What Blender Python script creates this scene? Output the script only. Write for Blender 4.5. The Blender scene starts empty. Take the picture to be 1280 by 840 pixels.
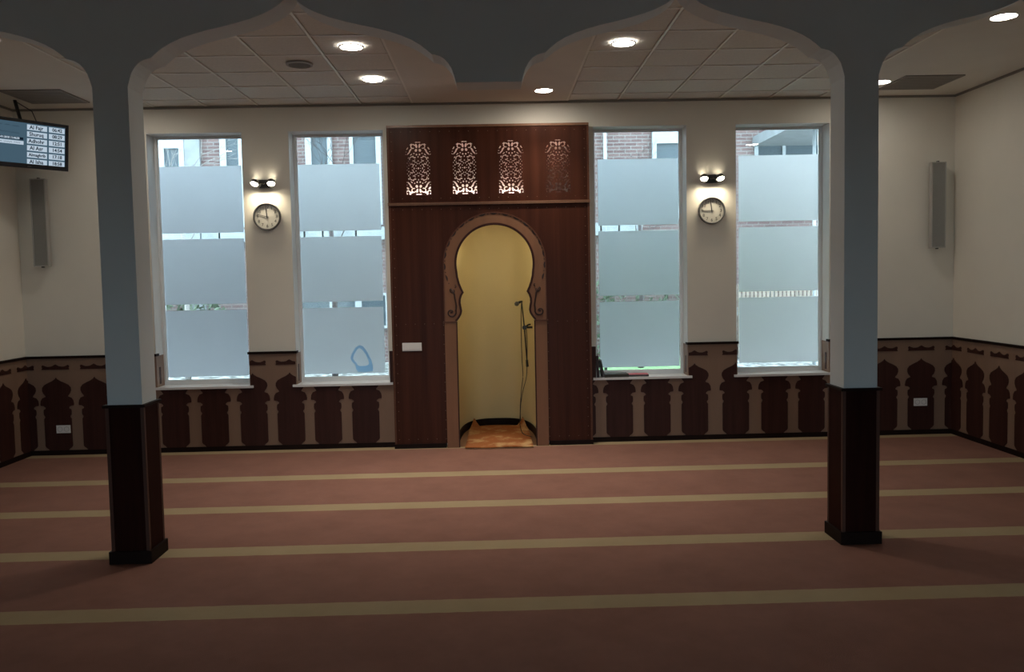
import bpy, math, random
import numpy as np
from mathutils import Vector, Matrix
random.seed(7)
C = bpy.context.scene.collection
SC = bpy.context.scene
PI = math.pi

# ------------------------------------------------------------------ camera
cam_d = bpy.data.cameras.new('camera')
cam = bpy.data.objects.new('camera', cam_d)
C.objects.link(cam)
cam_d.sensor_width = 36.0
cam_d.lens = 1035.23 / 1280 * 36.0
cam_d.shift_y = -(420 - 405.06) / 1280
cam_d.clip_start = 0.05
cam_d.clip_end = 300
RX = Vector((0.99955407, -0.02218694, -0.01998501))
DN = Vector((-0.0212298, -0.05736439, -0.99812756))
FW = Vector((0.02099897, 0.99810674, -0.05780983))
M = Matrix((RX, -DN, -FW)).transposed().to_4x4()
M.translation = Vector((0, -9.2349, 1.8862))
cam.matrix_world = M
SC.camera = cam

# ------------------------------------------------------------------ sky, exposure
W = bpy.data.worlds.new('overcast_sky')
SC.world = W
W.use_nodes = True
bg = W.node_tree.nodes['Background']
bg.inputs['Color'].default_value = (0.68, 0.87, 1.0, 1)
bg.inputs['Strength'].default_value = 14.8
SC.view_settings.view_transform = 'Standard'
SC.view_settings.look = 'None'
SC.view_settings.exposure = 0.0
SC.view_settings.gamma = 1.0
SC.view_settings.use_curve_mapping = False
SC.cycles.use_denoising = True
SC.cycles.max_bounces = 10
SC.cycles.diffuse_bounces = 5
SC.cycles.transparent_max_bounces = 12
SC.cycles.sample_clamp_indirect = 4.0
# portal in the glazed rear wall: guides sky light through that opening
pd = bpy.data.lights.new('rear_daylight_portal', 'AREA')
pd.shape = 'RECTANGLE'
pd.size = 2.35
pd.size_y = 2.0
pd.cycles.is_portal = True
po = bpy.data.objects.new('rear_daylight_portal', pd)
C.objects.link(po)
po.location = (0, -15.02, 1.08)
po.rotation_euler = (PI / 2, 0, 0)      # -Z of the lamp points to +Y

DOWNLIGHT = 84.0
BEAM = 7.0     # emission of a downlight disc
SPOT = 42.0
NICHE = 66.0
LED = 60.0

# ------------------------------------------------------------------ materials
def mat(name, col, rough=0.6, var=0.0, scale=8.0, stretch=(1, 1, 1), bump=0.0, bscale=None, lo=0.3, hi=0.7, spec=0.5, metal=0.0, coat=0.0, col2=None):
    m = bpy.data.materials.new(name)
    m.use_nodes = True
    nt = m.node_tree
    b = nt.nodes['Principled BSDF']
    b.inputs['Base Color'].default_value = (*col, 1)
    b.inputs['Roughness'].default_value = rough
    b.inputs['Metallic'].default_value = metal
    b.inputs['Specular IOR Level'].default_value = spec
    b.inputs['Coat Weight'].default_value = coat
    b.inputs['Coat Roughness'].default_value = 0.25
    if var > 0 or bump > 0 or col2:
        geo = nt.nodes.new('ShaderNodeNewGeometry')
        mp = nt.nodes.new('ShaderNodeMapping')
        mp.inputs['Scale'].default_value = stretch
        nt.links.new(geo.outputs['Position'], mp.inputs['Vector'])
        nz = nt.nodes.new('ShaderNodeTexNoise')
        nz.inputs['Scale'].default_value = scale
        nz.inputs['Detail'].default_value = 6
        nz.inputs['Roughness'].default_value = 0.6
        nt.links.new(mp.outputs['Vector'], nz.inputs['Vector'])
        if var > 0 or col2:
            mx = nt.nodes.new('ShaderNodeMix')
            mx.data_type = 'RGBA'
            rp = nt.nodes.new('ShaderNodeMapRange')
            rp.inputs['From Min'].default_value = lo
            rp.inputs['From Max'].default_value = hi
            nt.links.new(nz.outputs['Fac'], rp.inputs['Value'])
            nt.links.new(rp.outputs['Result'], mx.inputs[0])
            c2 = col2 if col2 else tuple(min(1, c * (1 + var)) for c in col)
            c1 = col if col2 else tuple(c * (1 - var) for c in col)
            mx.inputs[6].default_value = (*c1, 1)
            mx.inputs[7].default_value = (*c2, 1)
            nt.links.new(mx.outputs[2], b.inputs['Base Color'])
        if bump > 0:
            bz = nz
            if bscale:
                bz = nt.nodes.new('ShaderNodeTexNoise')
                bz.inputs['Scale'].default_value = bscale
                bz.inputs['Detail'].default_value = 3
                nt.links.new(mp.outputs['Vector'], bz.inputs['Vector'])
            bp = nt.nodes.new('ShaderNodeBump')
            bp.inputs['Strength'].default_value = bump
            bp.inputs['Distance'].default_value = 0.01
            nt.links.new(bz.outputs['Fac'], bp.inputs['Height'])
            nt.links.new(bp.outputs['Normal'], b.inputs['Normal'])
    return m

def emit(name, col, s):
    m = bpy.data.materials.new(name)
    m.use_nodes = True
    nt = m.node_tree
    nt.nodes.remove(nt.nodes['Principled BSDF'])
    e = nt.nodes.new('ShaderNodeEmission')
    e.inputs['Color'].default_value = (*col, 1)
    e.inputs['Strength'].default_value = s
    nt.links.new(e.outputs[0], nt.nodes['Material Output'].inputs[0])
    return m

def glass_mat():
    m = bpy.data.materials.new('clear_glass')
    m.use_nodes = True
    nt = m.node_tree
    nt.nodes.remove(nt.nodes['Principled BSDF'])
    t = nt.nodes.new('ShaderNodeBsdfTransparent')
    t.inputs[0].default_value = (0.93, 0.96, 0.96, 1)
    g = nt.nodes.new('ShaderNodeBsdfGlossy')
    g.inputs['Roughness'].default_value = 0.0
    fr = nt.nodes.new('ShaderNodeFresnel')
    fr.inputs['IOR'].default_value = 1.6
    mx = nt.nodes.new('ShaderNodeMixShader')
    nt.links.new(fr.outputs[0], mx.inputs[0])
    nt.links.new(t.outputs[0], mx.inputs[1])
    nt.links.new(g.outputs[0], mx.inputs[2])
    nt.links.new(mx.outputs[0], nt.nodes['Material Output'].inputs[0])
    return m

def film_mat(name, col):
    m = bpy.data.materials.new(name)
    m.use_nodes = True
    nt = m.node_tree
    nt.nodes.remove(nt.nodes['Principled BSDF'])
    t = nt.nodes.new('ShaderNodeBsdfTranslucent')
    d = nt.nodes.new('ShaderNodeBsdfDiffuse')
    t.inputs[0].default_value = (*col, 1)
    d.inputs[0].default_value = (*[c * 0.75 for c in col], 1)
    geo = nt.nodes.new('ShaderNodeNewGeometry')
    nz = nt.nodes.new('ShaderNodeTexNoise')
    nz.inputs['Scale'].default_value = 1.6
    nz.inputs['Detail'].default_value = 3
    nt.links.new(geo.outputs['Position'], nz.inputs['Vector'])
    mp = nt.nodes.new('ShaderNodeMix')
    mp.data_type = 'RGBA'
    mp.inputs[6].default_value = (*[c * 0.93 for c in col], 1)
    mp.inputs[7].default_value = (*[min(1, c * 1.05) for c in col], 1)
    nt.links.new(nz.outputs['Fac'], mp.inputs[0])
    nt.links.new(mp.outputs[2], t.inputs[0])
    mx = nt.nodes.new('ShaderNodeMixShader')
    mx.inputs[0].default_value = 0.12
    nt.links.new(t.outputs[0], mx.inputs[1])
    nt.links.new(d.outputs[0], mx.inputs[2])
    nt.links.new(mx.outputs[0], nt.nodes['Material Output'].inputs[0])
    return m

S0, SP, SW = 1.360, 1.0681, 0.19      # carpet stripes
def carpet_mat():
    m = bpy.data.materials.new('striped_carpet')
    m.use_nodes = True
    nt = m.node_tree
    b = nt.nodes['Principled BSDF']
    b.inputs['Roughness'].default_value = 0.95
    b.inputs['Specular IOR Level'].default_value = 0.1
    geo = nt.nodes.new('ShaderNodeNewGeometry')
    sep = nt.nodes.new('ShaderNodeSeparateXYZ')
    nt.links.new(geo.outputs['Position'], sep.inputs[0])
    def mth(op, a, bv=None, c=None):
        n = nt.nodes.new('ShaderNodeMath')
        n.operation = op
        for i, v in enumerate((a, bv, c)):
            if v is None: continue
            if isinstance(v, (int, float)): n.inputs[i].default_value = v
            else: nt.links.new(v, n.inputs[i])
        return n.outputs[0]
    wob = nt.nodes.new('ShaderNodeTexNoise')
    wob.inputs['Scale'].default_value = 14
    nt.links.new(geo.outputs['Position'], wob.inputs['Vector'])
    yy = mth('ADD', mth('MULTIPLY', sep.outputs['Y'], -1.0), mth('MULTIPLY', mth('SUBTRACT', wob.outputs['Fac'], 0.5), 0.012))
    ph = mth('MODULO', mth('ADD', yy, -S0 + SP * 1.5), SP)         # stripe centre at SP/2
    dist = mth('ABSOLUTE', mth('SUBTRACT', ph, SP * 0.5))
    stripe = mth('MULTIPLY', mth('LESS_THAN', dist, SW / 2), mth('GREATER_THAN', yy, 0.8))
    stripe = mth('MAXIMUM', stripe, mth('MULTIPLY', mth('LESS_THAN', yy, 0.17), mth('GREATER_THAN', yy, -0.05)))
    n1 = nt.nodes.new('ShaderNodeTexNoise')
    n1.inputs['Scale'].default_value = 2.2
    n1.inputs['Detail'].default_value = 8
    n1.inputs['Roughness'].default_value = 0.7
    nt.links.new(geo.outputs['Position'], n1.inputs['Vector'])
    def mix(f, a, c):
        x = nt.nodes.new('ShaderNodeMix')
        x.data_type = 'RGBA'
        nt.links.new(f, x.inputs[0])
        for i, v in ((6, a), (7, c)):
            if isinstance(v, tuple): x.inputs[i].default_value = (*v, 1)
            else: nt.links.new(v, x.inputs[i])
        return x.outputs[2]
    red = mix(n1.outputs['Fac'], CARPET_A, CARPET_B)
    tan = mix(n1.outputs['Fac'], (0.29, 0.215, 0.125), (0.42, 0.32, 0.195))
    nt.links.new(mix(stripe, red, tan), b.inputs['Base Color'])
    n2 = nt.nodes.new('ShaderNodeTexNoise')
    n2.inputs['Scale'].default_value = 260
    nt.links.new(geo.outputs['Position'], n2.inputs['Vector'])
    bp = nt.nodes.new('ShaderNodeBump')
    bp.inputs['Strength'].default_value = 0.5
    bp.inputs['Distance'].default_value = 0.004
    nt.links.new(n2.outputs['Fac'], bp.inputs['Height'])
    nt.links.new(bp.outputs['Normal'], b.inputs['Normal'])
    return m

def brick_mat():
    m = bpy.data.materials.new('brick_facade')
    m.use_nodes = True
    nt = m.node_tree
    b = nt.nodes['Principled BSDF']
    b.inputs['Roughness'].default_value = 0.9
    geo = nt.nodes.new('ShaderNodeNewGeometry')
    mp = nt.nodes.new('ShaderNodeMapping')
    mp.inputs['Rotation'].default_value = (PI / 2, 0, 0)
    nt.links.new(geo.outputs['Position'], mp.inputs['Vector'])
    br = nt.nodes.new('ShaderNodeTexBrick')
    br.inputs['Color1'].default_value = (0.085, 0.05, 0.048, 1)
    br.inputs['Color2'].default_value = (0.12, 0.078, 0.072, 1)
    br.inputs['Mortar'].default_value = (0.16, 0.15, 0.145, 1)
    br.inputs['Scale'].default_value = 1.0
    br.inputs['Mortar Size'].default_value = 0.008
    br.inputs['Brick Width'].default_value = 0.22
    br.inputs['Row Height'].default_value = 0.066
    nt.links.new(mp.outputs['Vector'], br.inputs['Vector'])
    nt.links.new(br.outputs['Color'], b.inputs['Base Color'])
    bp = nt.nodes.new('ShaderNodeBump')
    bp.inputs['Strength'].default_value = 0.4
    bp.inputs['Distance'].default_value = 0.01
    bp.invert = True
    nt.links.new(br.outputs['Fac'], bp.inputs['Height'])
    nt.links.new(bp.outputs['Normal'], b.inputs['Normal'])
    return m

CARPET_A = (0.180, 0.088, 0.066)
CARPET_B = (0.31, 0.155, 0.120)
m_wall = mat('painted_wall', (0.80, 0.765, 0.68), 0.85, 0.03, 1.5, bump=0.08, bscale=120)
m_reveal = mat('white_painted_lining', (0.72, 0.72, 0.70), 0.5)
m_ceil = mat('ceiling_plaster', (0.70, 0.67, 0.61), 0.9, 0.03, 2, bump=0.05, bscale=90)
m_tile = mat('mineral_ceiling_tile', (0.68, 0.655, 0.60), 0.9, 0.06, 40, bump=0.15, bscale=220)
m_bar = mat('white_ceiling_grid', (0.80, 0.77, 0.70), 0.4)
m_arc = mat('pale_blue_grey_paint', (0.64, 0.69, 0.70), 0.75, 0.03, 2, bump=0.05, bscale=100)
m_cream = mat('light_brown_panel', (0.25, 0.155, 0.105), 0.6, 0.10, 5, (1, 1, 0.12))
m_dark = mat('dark_mahogany', (0.046, 0.016, 0.012), 0.5, 0.25, 22, (1, 1, 0.05), spec=0.2)
m_rail = mat('blackened_wood', (0.014, 0.007, 0.0055), 0.55, 0.2, 10, spec=0.10)
m_panel = mat('mahogany_veneer', (0.060, 0.019, 0.0105), 0.36, 0.28, 14, (1, 1, 0.03), spec=0.10)
m_panel_trim = mat('mahogany_edging', (0.115, 0.045, 0.024), 0.4, 0.15, 14, (1, 1, 1), spec=0.2)
m_cornice = mat('light_mahogany_moulding', (0.24, 0.115, 0.062), 0.35, 0.15, 14, (1, 1, 1))
m_arch = mat('light_walnut', (0.225, 0.098, 0.046), 0.55, 0.10, 9, (1, 1, 0.15))
m_inlay = mat('dark_inlay', (0.035, 0.014, 0.010), 0.5)
m_pearl = mat('pale_inlay_dot', (0.22, 0.15, 0.10), 0.3)
m_clad = mat('column_cladding', (0.024, 0.006, 0.004), 0.6, 0.25, 18, (1, 1, 0.05), spec=0.06)
m_strip = mat('column_corner_strip', (0.070, 0.026, 0.015), 0.5, 0.15, 18, (1, 1, 0.05))
m_niche = mat('niche_paint', (0.70, 0.60, 0.36), 0.8, 0.03, 1.5, bump=0.05, bscale=100)
m_nichefloor = mat('niche_carpet', (0.20, 0.10, 0.05), 0.95, 0.1, 20)
m_lining = mat('pinkish_lining', (0.90, 0.76, 0.68), 0.8)
m_bead = mat('white_glazing_bead', (0.80, 0.83, 0.84), 0.4)
m_frame = mat('white_window_frame', (0.80, 0.82, 0.83), 0.35)
m_sill = mat('white_sill', (0.80, 0.80, 0.80), 0.3)
m_plastic = mat('white_plastic', (0.80, 0.78, 0.76), 0.35)
m_black = mat('black_plastic', (0.012, 0.012, 0.014), 0.4)
m_bezel = mat('black_gloss_bezel', (0.010, 0.011, 0.018), 0.2)
m_metal = mat('dark_metal', (0.10, 0.10, 0.10), 0.35, metal=0.8)
m_grey = mat('dark_grey_rim', (0.09, 0.09, 0.09), 0.3)
m_face = mat('clock_face', (0.66, 0.64, 0.58), 0.5)
m_digit = mat('clock_ink', (0.03, 0.03, 0.03), 0.6)
m_spk = mat('grey_speaker_cloth', (0.27, 0.27, 0.255), 0.9, 0.1, 150)
m_spkf = mat('light_grey_speaker_case', (0.44, 0.43, 0.41), 0.5)
m_rug = mat('orange_rug', (0.33, 0.105, 0.026), 0.95, scale=4.2, col2=(0.54, 0.33, 0.15), lo=.50, hi=.64, bump=0.4, bscale=150)
m_fringe = mat('rug_edge', (0.30, 0.17, 0.09), 0.95)
m_glass = glass_mat()
m_film = [film_mat('frosted_film_%s' % k, c) for k, c in (('a', (0.82, 0.87, 0.92)), ('b', (0.88, 0.93, 0.97)), ('c', (0.82, 0.88, 0.92)), ('d', (0.98, 0.99, 1.0)))]  # tints differ by window: each one's brightness is put into its film colour
m_blue = film_mat('blue_paint_smear', (0.66, 0.84, 1.0))
m_brick = brick_mat()
m_white = mat('white_woodwork', (0.25, 0.27, 0.28), 0.5)
m_dpane = mat('dark_reflecting_pane', (0.06, 0.075, 0.085), 0.08)
m_concrete = mat('grey_concrete', (0.16, 0.17, 0.175), 0.85, 0.15, 4)
m_lawn = mat('lawn_grass', (0.08, 0.155, 0.06), 0.95, scale=12, col2=(0.18, 0.30, 0.13), bump=0.6, bscale=60)
m_hedge = mat('hedge_leaf', (0.02, 0.035, 0.02), 0.8, scale=18, col2=(0.10, 0.13, 0.085), bump=0.8, bscale=40)
m_bark = mat('pale_bark', (0.20, 0.19, 0.18), 0.9)
m_bark2 = mat('dark_bark', (0.045, 0.037, 0.037), 0.9)
m_picket = mat('weathered_picket', (0.20, 0.165, 0.135), 0.9, 0.2, 6)
m_pave = mat('rear_paving', (0.17, 0.17, 0.17), 0.9, 0.1, 3)
m_carpet = carpet_mat()
m_paper = mat('page_edges', (0.66, 0.62, 0.56), 0.8)
m_book = [mat('book_cover_%s' % k, c, 0.5) for k, c in (('plum', (0.035, 0.016, 0.018)), ('slate', (0.05, 0.047, 0.052)), ('green', (0.045, 0.042, 0.033)), ('rose', (0.50, 0.10, 0.12)))]
m_lamp = emit('downlight_glow', (1.0, 0.92, 0.80), DOWNLIGHT)
m_lamp_side = emit('side_downlight_glow', (1.0, 0.92, 0.80), DOWNLIGHT * 0.8)
m_spotglow = emit('wall_spot_glow', (1.0, 0.88, 0.66), SPOT)
m_nichelamp = emit('niche_lamp_glow', (1.0, 0.87, 0.55), NICHE)
m_led = emit('lattice_backlight', (1.0, 0.84, 0.74), LED)
m_screen = emit('screen_blue', (0.062, 0.115, 0.16), 0.9)
m_cell = emit('screen_cell', (0.46, 0.56, 0.66), 1.0)
m_ink = emit('screen_dark_text', (0.01, 0.02, 0.035), 0.6)
m_scrdark = emit('screen_dark_blue', (0.018, 0.035, 0.06), 0.8)

# ------------------------------------------------------------------ mesh helpers
class MB:
    def __init__(s): s.v = []; s.f = []; s.sm = []
    def add(s, vs, fs, smooth=False):
        o = len(s.v)
        s.v += [tuple(v) for v in vs]
        s.f += [tuple(i + o for i in f) for f in fs]
        s.sm += [smooth] * len(fs)
        return s
    def box(s, x0, x1, y0, y1, z0, z1):
        return s.add([(x0, y0, z0), (x1, y0, z0), (x1, y1, z0), (x0, y1, z0), (x0, y0, z1), (x1, y0, z1), (x1, y1, z1), (x0, y1, z1)],
                     [(0, 3, 2, 1), (4, 5, 6, 7), (0, 1, 5, 4), (1, 2, 6, 5), (2, 3, 7, 6), (3, 0, 4, 7)])
    def obox(s, c, ax, ay, az, hx, hy, hz):
        c = Vector(c)
        vs = []
        for k in (-1, 1):
            for (i, j) in ((-1, -1), (1, -1), (1, 1), (-1, 1)):
                vs.append(c + Vector(ax) * hx * i + Vector(ay) * hy * j + Vector(az) * hz * k)
        return s.add(vs, [(0, 3, 2, 1), (4, 5, 6, 7), (0, 1, 5, 4), (1, 2, 6, 5), (2, 3, 7, 6), (3, 0, 4, 7)])
    def prism(s, pts, fn, t0, t1):
        """closed 2D outline pts extruded from t0 to t1; fn(a,b,t)->xyz"""
        n = len(pts)
        vs = [fn(a, b, t0) for a, b in pts] + [fn(a, b, t1) for a, b in pts]
        fs = [tuple(range(n)), tuple(range(2 * n - 1, n - 1, -1))]
        fs += [(i, i + n, (i + 1) % n + n, (i + 1) % n) for i in range(n)]
        return s.add(vs, fs)
    def band(s, pa, pb, fn, t0, t1):
        """ribbon between two open outlines of equal length, with thickness"""
        n = len(pa)
        vs = [fn(*p, t0) for p in pa] + [fn(*p, t0) for p in pb] + [fn(*p, t1) for p in pa] + [fn(*p, t1) for p in pb]
        fs = []
        for i in range(n - 1):
            fs += [(i, i + 1, n + i + 1, n + i), (2 * n + i, 3 * n + i, 3 * n + i + 1, 2 * n + i + 1),
                   (i, 2 * n + i, 2 * n + i + 1, i + 1), (n + i, n + i + 1, 3 * n + i + 1, 3 * n + i)]
        fs += [(0, n, 3 * n, 2 * n), (n - 1, 3 * n - 1, 4 * n - 1, 2 * n - 1)]
        return s.add(vs, fs)
    def tube(s, pts, r, n=8, cap=True):
        pts = [Vector(p) for p in pts]
        rs = r if isinstance(r, (list, tuple)) else [r] * len(pts)
        vs, fs = [], []
        up = Vector((0, 0, 1))
        for i, p in enumerate(pts):
            d = (pts[min(i + 1, len(pts) - 1)] - pts[max(i - 1, 0)])
            d = d.normalized() if d.length > 1e-9 else Vector((0, 0, 1))
            a = d.cross(up)
            if a.length < 0.1: a = d.cross(Vector((0, 1, 0)))
            a.normalize()
            b = d.cross(a).normalized()
            for k in range(n):
                t = 2 * PI * k / n
                vs.append(p + (a * math.cos(t) + b * math.sin(t)) * rs[i])
        for i in range(len(pts) - 1):
            for k in range(n):
                k2 = (k + 1) % n
                fs.append((i * n + k, i * n + k2, (i + 1) * n + k2, (i + 1) * n + k))
        s.add(vs, fs, True)
        if cap:
            o = len(s.v) - len(vs)
            s.f += [tuple(o + k for k in range(n)), tuple(o + (len(pts) - 1) * n + k for k in range(n - 1, -1, -1))]
            s.sm += [False, False]
        return s
    def lathe(s, prof, c, axis, n=24):
        """prof: list of (radius, height along axis)"""
        c = Vector(c); ax = Vector(axis).normalized()
        a = ax.cross(Vector((0, 0, 1)))
        if a.length < 0.1: a = Vector((1, 0, 0))
        a.normalize(); b = ax.cross(a)
        vs, fs = [], []
        for r, h in prof:
            for k in range(n):
                t = 2 * PI * k / n
                vs.append(c + ax * h + (a * math.cos(t) + b * math.sin(t)) * max(r, 1e-5))
        for i in range(len(prof) - 1):
            for k in range(n):
                k2 = (k + 1) % n
                fs.append((i * n + k, (i + 1) * n + k, (i + 1) * n + k2, i * n + k2))
        return s.add(vs, fs, False)
    def build(s, name, material, parent=None):
        me = bpy.data.meshes.new(name)
        me.from_pydata([tuple(v) for v in s.v], [], s.f)
        me.polygons.foreach_set('use_smooth', s.sm)
        me.materials.append(material)
        me.update()
        import bmesh
        bm = bmesh.new(); bm.from_mesh(me)
        bmesh.ops.recalc_face_normals(bm, faces=bm.faces)
        bm.to_mesh(me); bm.free()
        o = bpy.data.objects.new(name, me)
        C.objects.link(o)
        if parent: o.parent = parent
        return o

def dup(o, name, parent, loc=None):
    c = o.copy()
    c.name = name
    C.objects.link(c)
    c.parent = parent
    if loc is not None: c.location = loc
    return c
def copy_tree(o, parent=None):
    kids = [k for k in bpy.data.objects if k.parent == o]
    c = o.copy()
    C.objects.link(c)
    c.parent = parent
    for k in kids: copy_tree(k, c)
    return c
def tag(o, label=None, cat=None, group=None, kind=None):
    if label: o['label'] = label
    if cat: o['category'] = cat
    if group: o['group'] = group
    if kind: o['kind'] = kind
    return o
def thing(name, label, cat, loc=(0, 0, 0), group=None):
    o = bpy.data.objects.new(name, None)
    C.objects.link(o)
    o.location = loc
    o.empty_display_size = 0.1
    return tag(o, label, cat, group, 'thing')
def struct(o, kind='structure'):
    o['kind'] = kind
    return o
XZ = lambda a, b, t: (a, t, b)            # outline in the x-z plane, t = y

XL, XR, H, HF = -5.19, 5.18, 3.80, 4.05
YA0, YA1 = -3.675, -3.445                 # arcade front / back
YR = -15.0                                # rear wall
WT, Z0, Z1 = 0.30, 0.71, 3.52
WIN = [(-3.765, -2.725), (-2.221, -1.180), (1.128, 2.170), (2.713, 3.772)]
NX = 0.014                                # axis of the prayer niche

# ------------------------------------------------------------------ room shell
fl = struct(MB().box(XL - .3, XR + .3, YR - .3, 0.0, -0.1, 0).build('floor', m_carpet))
b = MB()
xs = [XL - 0.3]
for (a, c) in WIN:
    b.box(xs[-1], a, 0, WT, 0, H) if (xs[-1], a) != (WIN[1][1], WIN[2][0]) else None
    xs.append(c)
b.box(WIN[3][1], XR + .3, 0, WT, 0, H)
b.box(WIN[1][1], NX - 0.50, 0, WT, 0, H)
b.box(NX + 0.50, WIN[2][0], 0, WT, 0, H)
b.box(NX - 0.50, NX + 0.50, 0, WT, 2.60, H)
for (a, c) in WIN:
    b.box(a, c, 0, WT, -0.05, Z0 - 0.005)
    b.box(a, c, 0, WT, Z1, H)
b.box(XL - .3, XR + .3, 0, WT, H, HF + .1)
wall_back = struct(b.build('wall_back', m_wall))
struct(MB().box(-14, 14, -.3, WT, HF + .1, 8.5).build('sky_blocker_wall', mat('sky_blocker_grey', (.30, .30, .30), .9)))  # unseen wall above the room, added to shade the house facade from the sky
wall_left = struct(MB().box(XL - .3, XL, YR - .3, 0, -0.05, HF + .1).build('wall_left', m_wall))
wall_right = struct(MB().box(XR, XR + .3, YR - .3, 0, -0.05, HF + .1).build('wall_right', m_wall))
b = MB()
b.box(XL - .3, -1.2, YR - .2, YR, 0, HF + .1).box(1.2, XR + .3, YR - .2, YR, 0, HF + .1).box(-1.2, 1.2, YR - .2, YR, 2.10, HF + .1).box(-1.2, 1.2, YR - .2, YR, 0, 0.08)
wall_rear = struct(b.build('wall_rear', m_wall))
w5 = MB()
for i in range(5):
    x = -1.2 + 2.4 * i / 4
    w5.box(x - 0.03, x + 0.03, YR - .14, YR - .08, 0.08, 2.10)
w5.box(-1.2, 1.2, YR - .14, YR - .08, 0.08, .14).box(-1.2, 1.2, YR - .14, YR - .08, 2.04, 2.10)
w5 = struct(w5.build('window_5', m_frame))
MB().box(-1.2, 1.2, YR - .115, YR - .11, 0.14, 2.04).build('pane', m_glass, w5)
ceil = struct(MB().box(XL - .3, XR + .3, YA1, 0.0, H + 0.03, H + 0.2).box(-0.85, 0.85, YA1, 0, H, H + .03).box(XL, -3.66, YA1, 0, H, H + .03).box(3.655, XR, YA1, 0, H, H + .03).box(XL - .3, XR + .3, YR - .3, YA0, HF, HF + .2).build('ceiling', m_ceil))
# ceiling tiles in their grid: each tile is a piece
TS = 0.562
rows = [0.0] + [-(0.318 + TS * k) for k in range(6)] + [YA1]
proto = {}
for side in (-1, 1):
    xe = [0.85 * side + 0.562 * side * k for k in range(6)]
    for i in range(5):
        for j in range(7):
            a, c = sorted((xe[i], xe[i + 1]))
            y1_, y0_ = rows[j], rows[j + 1]
            w_, d_ = c - a - 0.026, y1_ - y0_ - 0.026
            if round(d_, 3) in proto:
                t = dup(proto[round(d_, 3)], 'ceiling_tile', ceil)
            else:
                g = 0.008
                t = MB().box(-w_ / 2 + g, w_ / 2 - g, -d_ / 2 + g, d_ / 2 - g, 0.006, 0.012).box(-w_ / 2, w_ / 2, -d_ / 2, d_ / 2, 0.012, 0.026).build('ceiling_tile', m_tile, ceil)
                proto[round(d_, 3)] = t
            t.location = ((a + c) / 2, (y0_ + y1_) / 2, H)
    for i in range(6):
        MB().box(xe[i] - 0.010, xe[i] + 0.010, YA1, 0, H - 0.001, H + 0.012).build('grid_bar', m_bar, ceil)
    for j in range(1, 7):
        a, c = sorted((xe[0], xe[5]))
        MB().box(a, c, rows[j] - 0.012, rows[j] + 0.012, H, H + 0.011).build('grid_bar', m_bar, ceil)
# thin dark moulding where wall meets ceiling
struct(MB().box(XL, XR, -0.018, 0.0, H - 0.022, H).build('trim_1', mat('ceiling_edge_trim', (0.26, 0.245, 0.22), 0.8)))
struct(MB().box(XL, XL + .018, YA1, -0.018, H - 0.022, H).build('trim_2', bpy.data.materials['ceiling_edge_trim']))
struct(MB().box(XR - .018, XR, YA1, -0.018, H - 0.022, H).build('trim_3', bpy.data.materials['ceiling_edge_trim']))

# ------------------------------------------------------------------ arcade wall with ogee arches
HALF = [(0, 3.17), (.012, 3.215), (.028, 3.262), (.05, 3.298), (.075, 3.325), (.105, 3.343), (.135, 3.352), (.158, 3.357), (.19, 3.385), (.235, 3.42), (.29, 3.452), (.36, 3.482), (.44, 3.508), (.53, 3.532), (.62, 3.551), (.72, 3.575), (.82, 3.603), (.90, 3.633), (.96, 3.662), (1.01, 3.695), (1.045, 3.730), (1.065, 3.758), (1.075, 3.772)]
def arch(x0, x1):
    s = (x1 - x0) / 2.15
    L = [(x0 + t * s, z) for t, z in HALF]
    return L + [(x1 - t * s, z) for t, z in reversed(HALF[:-1])]
prof = [(XL, HF + .05), (XL, 3.17)]
prof += arch(-4.75, -2.600) + arch(-2.370, -0.220) + arch(0.214, 2.370) + arch(2.598, 4.748)
prof += [(XR, 3.17), (XR, HF + .05)]
prof.insert(2, (-4.75, 3.17))
outl = prof
b = MB()
top = HF + .05
low = outl[1:-1]
n = len(low)
for i in range(n - 1):           # quads strip by strip: front, back and soffit
    (xa, za), (xb, zb) = low[i], low[i + 1]
    if xb - xa < 1e-6: continue
    b.add([(xa, YA0, za), (xb, YA0, zb), (xb, YA0, top), (xa, YA0, top), (xa, YA1, za), (xb, YA1, zb), (xb, YA1, top), (xa, YA1, top)],
          [(0, 1, 2, 3), (5, 4, 7, 6), (0, 4, 5, 1), (3, 2, 6, 7)])
wall_arc = struct(b.build('wall_arcade', m_arc))

def column(cx, label):
    t = thing('column', label, 'column', (cx, -3.56, 0), 'columns carrying the arches')
    w = 0.115
    MB().box(-w, w, -w, w, 1.06, 3.17).build('shaft', m_arc, t)
    c = 0.125
    for s in (-1, 1):      # cladding boards on four sides
        MB().box(-c + .018, c - .018, s * c - .012 if s > 0 else -c, s * c if s > 0 else -c + .012, 0.08, 1.06).build('cladding_board', m_clad, t)
        MB().box(s * c - .012 if s > 0 else -c, s * c if s > 0 else -c + .012, -c + .018, c - .018, 0.08, 1.06).build('cladding_board', m_clad, t)
        for q in (-1, 1):
            MB().box(min(s * c, s * (c - .020)) - (.003 if s < 0 else 0), max(s * c, s * (c - .020)) + (.003 if s > 0 else 0),
                     min(q * c, q * (c - .020)) - (.003 if q < 0 else 0), max(q * c, q * (c - .020)) + (.003 if q > 0 else 0), 0.08, 1.06).build('corner_strip', m_strip, t)
    MB().box(-.141, .141, -.141, .141, 1.06, 1.078).build('cap_moulding', m_rail, t)
    MB().box(-.142, .142, -.142, .142, 0, 0.085).build('plinth', m_rail, t)
    return t
column(-2.485, 'square column nearer the television, pale paint above dark wood base')
column(2.485, 'square column on the side away from the television, pale paint above dark wood base')

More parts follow.
